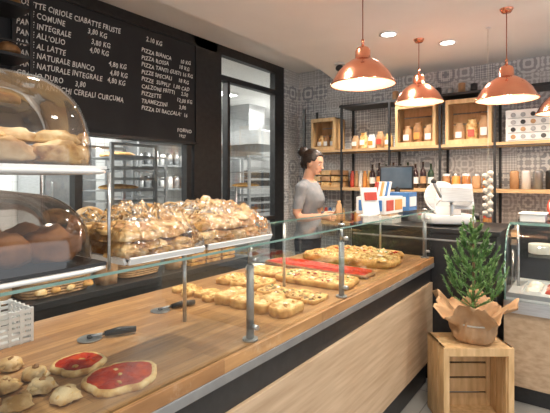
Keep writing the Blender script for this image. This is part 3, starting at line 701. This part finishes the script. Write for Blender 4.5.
for L_ in range(9):
    z=zb+.06+.060*L_; ln=.20*(1-L_/10.5)+.03; nb=6 if L_<6 else 5
    for k in range(nb):
        a=k*6.283/nb+L_*.7+R2.uniform(-.2,.2); l=ln*R2.uniform(.75,1.2)
        m1=Vector((pc.x+math.cos(a)*l*.6,pc.y+math.sin(a)*l*.6,z+l*.35)); tip=Vector((pc.x+math.cos(a)*l*.9,pc.y+math.sin(a)*l*.9,z+l*1.0))
        spray((pc.x,pc.y,z),m1,.032,34); spray(m1,tip,.034,44)
        for s in (-.7,.7): spray(m1,m1+Vector((math.cos(a+s)*.5,math.sin(a+s)*.5,.75))*l*.42,.026,24)
spray((pc.x,pc.y,zb+.5),(pc.x,pc.y,zb+.72),.035,80)
b.done()
b=B('hanging_garlic_braid'); gx,gy=3.80,.66
b.cyl((gx,gy,1.60),(gx,gy,2.75),.002,GARLIC,seg=6); b.cyl((gx,gy,2.735),(gx,gy,2.75),.02,WHITE)
for i in range(18):
    a=i*2.1; b.blob((gx+.020*math.cos(a),gy+.020*math.sin(a),1.24+.02*i),(.024,.024,.022),GARLIC,i,.2,1.5,flat=None,sub=2)
b.done()
# ---------------------------------------------------------------- pendants, downlights
def light(name,kind,loc,e,col,size=.1,rot=None,**kw):
    l=bpy.data.lights.new(name,kind); l.energy=e; l.color=col
    if kind=='AREA': l.shape='DISK'; l.size=size
    else: l.shadow_soft_size=size
    for k,v in kw.items(): setattr(l,k,v)
    o=bpy.data.objects.new(name,l); o.location=loc
    if rot: o.rotation_euler=rot
    sc.collection.objects.link(o); return o
for i,(x,y,z) in enumerate(((2.57,1.18,2.14),(3.76,1.20,2.20),(3.46,.48,2.10),(3.95,.14,2.04))):
    b=B('copper_pendant_lamp')
    pr=[(.205,0),(.20,.012),(.165,.075),(.125,.12),(.075,.155),(.05,.165),(.048,.215),(.038,.235),(.018,.245),(.001,.247)]
    b.lathe((x,y,z),pr,COPPER,48); b.lathe((x,y,z+.002),[(.202,-.002),(.195,.010),(.16,.072),(.12,.116),(.07,.150),(.001,.152)],INNER,48)
    b.lathe((x,y,z),[(.207,-.004),(.209,.0),(.207,.006),(.203,.006),(.203,-.004),(.207,-.004)],COPPER,48)
    b.cyl((x,y,z+.245),(x,y,z+.29),.010,COPPER,seg=12); b.cyl((x,y,z+.29),(x,y,2.74),.0035,CORD,seg=8); b.lathe((x,y,2.75),[(.001,-.03),(.03,-.028),(.045,-.005),(.045,0)],COPPER,24)
    b.cyl((x,y,z+.11),(x,y,z+.15),.018,WPL,seg=12); b.blob((x,y,z+.075),(.03,.03,.038),BULB,1,0,1,flat=None,sub=2)
    b.done()
    light('pendant_bulb_light','POINT',(x,y,z+.02),11,(1,.82,.62),.04)
for x,y in ((3.47,1.36),(3.99,1.02),(2.2,1.5),(1.0,1.5),(.2,.2),(1.6,-.4),(3.0,-.6),(4.3,-.6),(4.35,1.95),(2.2,.4)):
    b=B('recessed_downlight'); b.lathe((x,y,2.75),[(.075,0),(.078,-.008),(.06,-.010),(.058,-.004)],WPL,28); b.lathe((x,y,2.75),[(.058,-.004),(.001,-.004)],LAMPW,28); b.done()
    light('downlight_beam','SPOT',(x,y,2.735),76,(1,.91,.79),.05,None,spot_size=math.radians(135),spot_blend=.8)
for x,y in ((2.5,4.9),(5.0,4.9),(7.2,4.4),(.8,4.6)):
    b=B('kitchen_ceiling_lamp'); b.bb(x-.5,x+.5,y-.12,y+.12,2.95,3.0,WPL); b.bb(x-.48,x+.48,y-.1,y+.1,2.944,2.95,LAMPW); b.done(.004)
    light('kitchen_light','AREA',(x,y,2.93),60,(1,.96,.91),.6)
b=B('ceiling_security_camera'); b.cyl((4.05,2.12,2.73),(4.05,2.12,2.75),.055,WPL); b.blob((4.05,2.12,2.70),(.045,.045,.035),BLACK,1,0,1,flat=None); b.done()
# ---------------------------------------------------------------- woman
def loft(b,rings,m):
    rr=[]
    for (z,cx,rx,ry) in rings:
        rr.append([b.bm.verts.new((cx+math.cos(k*math.pi/12)*rx,math.sin(k*math.pi/12)*ry,z)) for k in range(24)])
    b.skin(rr,m,True)
def bake(b,voxel,smooth,name):
    bmesh.ops.recalc_face_normals(b.bm,faces=b.bm.faces[:])
    me=bpy.data.meshes.new(name); b.bm.to_mesh(me); b.bm.free(); ob=bpy.data.objects.new(name,me); sc.collection.objects.link(ob)
    md=ob.modifiers.new('r','REMESH'); md.mode='VOXEL'; md.voxel_size=voxel
    ms=ob.modifiers.new('s','SMOOTH'); ms.iterations=smooth; ms.factor=.5
    bpy.context.view_layer.update()
    m2=bpy.data.meshes.new_from_object(ob.evaluated_get(bpy.context.evaluated_depsgraph_get())); ob.modifiers.clear(); ob.data=m2
    for p in m2.polygons: p.use_smooth=True
    return ob
b=B('body')
loft(b,[(.76,0,.085,.13),(.82,-.01,.11,.165),(.90,-.012,.115,.17),(.99,0,.098,.145),(1.08,.0,.088,.128),(1.18,.01,.098,.140),(1.27,.022,.118,.152),(1.33,.015,.108,.160),(1.39,0,.088,.165),(1.43,-.01,.065,.13),(1.465,-.012,.045,.06)],SKIN)
HT=Matrix.Translation((.0,0,1.50))@Matrix.Rotation(math.radians(14),4,'Y')@Matrix.Translation((0,0,-1.50))
b.tube([(-.015,0,1.40),(-.005,0,1.48),(.02,0,1.56)],[.058,.050,.050],SKIN,18)
def hs(c,d,seed=0):
    r=bmesh.ops.create_icosphere(b.bm,subdivisions=3,radius=1)
    T=HT@Matrix.Translation(c)@Matrix.Diagonal((*d,1)); b.faces(r['verts'],SKIN,True,T)
hs((.012,0,1.635),(.092,.074,.090)); hs((.045,0,1.60),(.052,.060,.075)); hs((.055,0,1.555),(.042,.046,.040)); hs((.082,0,1.538),(.018,.02,.016))
hs((.102,0,1.602),(.013,.009,.026)); hs((.113,0,1.590),(.014,.012,.010)); hs((.092,0,1.567),(.010,.022,.007)); hs((.091,0,1.557),(.010,.020,.007)); hs((.088,0,1.642),(.012,.045,.012))
for s in (-1,1): hs((.012,s*.074,1.605),(.016,.007,.028)); hs((.065,s*.035,1.59),(.026,.02,.022))
wr_={}
for s in (-1,1):
    e=(-.035,s*.205,1.135); w_=(.17,s*.15,1.14) if s<0 else (.18,s*.12,1.13)
    b.tube([(-.005,s*.13,1.405),(-.008,s*.165,1.385),(-.02,s*.185,1.28),(e[0],e[1],e[2]+.03),(e[0]+.02,e[1],e[2]-.012),(.07,s*.185,1.125),w_],[.045,.052,.045,.038,.038,.036,.025],SKIN,16)
    wr_[s]=w_
    b.tube([(-.01,s*.085,.86),(.0,s*.09,.70),(.015,s*.09,.47),(-.005,s*.09,.30),(-.02,s*.09,.06)],[.088,.082,.056,.054,.036],SKIN,18)
ob=bake(b,.0085,3,'body')
me=ob.data
for m in (SKIN,SHIRT,TROU): me.materials.append(m)
sh=set()
for p in me.polygons:
    c_=p.center; arm=abs(c_.y)>.16 or (c_.x>.10 and c_.z<1.20)
    if c_.z<.93 and not (abs(c_.y)>.175): p.material_index=2
    elif abs(c_.y)>.145 and c_.z>1.20 and c_.z<1.46: p.material_index=1; sh.update(p.vertices)
    elif not arm and c_.z<1.435-.10*max(0,c_.x): p.material_index=1; sh.update(p.vertices)
    elif abs(c_.y)>.07 and c_.z<1.47: 
        p.material_index=1 if c_.z>1.20 else 0
        if c_.z>1.20: sh.update(p.vertices)
    else: p.material_index=0
nrm={i:me.vertices[i].normal.copy() for i in sh}
for i in sh:
    v=me.vertices[i]; f=.006+.006*noise.noise(v.co*14)+(.010 if v.co.z<1.1 else 0); v.co+=nrm[i]*f
woman=bpy.data.objects.new('woman_shop_assistant',None); sc.collection.objects.link(woman)
ob.parent=woman
b=B('hair')
r=bmesh.ops.create_icosphere(b.bm,subdivisions=5,radius=1); vs=r['verts']
for v in vs:
    n_=noise.noise(v.co*3)*.03+noise.noise(Vector((v.co.x*2,v.co.y*14,v.co.z*6)))*.03
    v.co=v.co*(1+n_)
for v in vs: v.co=Vector((v.co.x*.102-.002,v.co.y*.083,v.co.z*.098+1.642))
dead=[v for v in vs if (v.co.x>.066+.25*(v.co.z-1.69) and v.co.z<1.695) or (v.co.x>.022 and v.co.z<1.640) or (v.co.x>-.012 and v.co.z<1.615) or v.co.z<1.555]
bmesh.ops.delete(b.bm,geom=dead,context='VERTS')
vs=b.bm.verts[:]; b.faces(vs,HAIR,True,HT)
def hb(c,d,m,seed=0,amp=.1,fr=2,sub=3,bb_=None):
    (bb_ or b).blob((0,0,0),d,m,seed,amp,fr,0,None,sub,T=HT@Matrix.Translation(c))
hb((-.105,0,1.695),(.045,.045,.042),HAIR,2,.2,3); hb((-.075,0,1.665),(.035,.05,.05),HAIR,4,.15); hb((-.07,0,1.60),(.03,.05,.05),HAIR,5,.15)
hair=b.done(rec=False); hair.modifiers.new('sol','SOLIDIFY').thickness=.012; hair.modifiers['sol'].offset=0; hair.parent=woman
b=B('face_details')
for s in (-1,1):
    hb((.082,s*.030,1.617),(.011,.013,.010),EYEW,1,0,bb_=b); hb((.0905,s*.031,1.616),(.0045,.0055,.006),EYEB,1,0,bb_=b)
    hb((.089,s*.031,1.625),(.007,.015,.0035),SKIN,1,0,bb_=b)
    b.tube([HT@Vector(p) for p in ((.098,s*.014,1.640),(.097,s*.032,1.646),(.084,s*.048,1.640))],[.0035,.004,.002],HAIR,8)
hb((.099,0,1.5665),(.006,.020,.0045),LIPS,1,0,bb_=b); hb((.098,0,1.5585),(.007,.018,.005),LIPS,1,0,bb_=b)
o=b.done(rec=False); o.parent=woman
for s in (-1,1):
    b=B('hand'); w_=Vector(wr_[s]); 
    fx=Vector((1,-.15*s,-.10)).normalized(); up=Vector((0,0,1)); sd=Vector((0,1,0))*(-s)
    b.tube([w_-fx*.02,w_,w_+fx*.03,w_+fx*.07,w_+fx*.085],[.024,.022,.027,.029,.020],SKIN,14)
    for i,(off,l) in enumerate(((.026,.072),(.009,.082),(-.009,.076),(-.026,.058))):
        p=w_+fx*.070+up*off*.95
        q1=p+fx*l*.45; q2=q1+(fx*.6+sd*.8).normalized()*l*.33; q3=q2+(fx*.1+sd).normalized()*l*.25
        b.tube([p-fx*.02,p,q1,q2,q3],[.009,.0092,.0085,.0078,.006],SKIN,10)
    p=w_+fx*.025+up*.018; b.tube([p,p+(fx*.5+up*.5+sd*.5)*.04,p+(fx*1.0+up*.6+sd*.9)*.045,p+(fx*1.5+up*.5+sd*1.1)*.048],[.012,.011,.010,.007],SKIN,10)
    o=bake(b,.0038,2,'hand'); o.data.materials.append(SKIN); o.parent=woman
b=B('shoes')
for s in (-1,1): b.blob((.03,s*.09,0),(.125,.045,.07),BLACK,1,.03,1,0,.3); b.tube([(-.02,s*.09,.03),(-.02,s*.09,.10)],[.045,.042],BLACK,14)
o=b.done(rec=False); o.parent=woman
b=B('bread_packet')
bag(b,.285,0,1.09,.13,.18,KRAFT,2,.03); o=b.done(rec=False); o.parent=woman
B('staff_platform').bb(2.85,4.3,1.84,2.5,0,.07,BLACK).done(rec=False)
woman.location=(3.37,2.08,.07); woman.rotation_euler=(0,0,math.radians(-80))
# ---------------------------------------------------------------- world + camera
wd=bpy.data.worlds.new('daylight'); sc.world=wd; wd.use_nodes=True; bg=wd.node_tree.nodes['Background']; bg.inputs[0].default_value=(.93,.96,1,1); bg.inputs[1].default_value=1.15
cam=bpy.data.cameras.new('camera'); co=bpy.data.objects.new('camera',cam); sc.collection.objects.link(co); sc.camera=co
cam.sensor_width=36; cam.lens=430/550*36; cam.shift_y=-26.5/550; cam.clip_start=.05
co.location=(0,0,1.525); co.rotation_euler=(math.radians(90),0,math.radians(36.2-90))
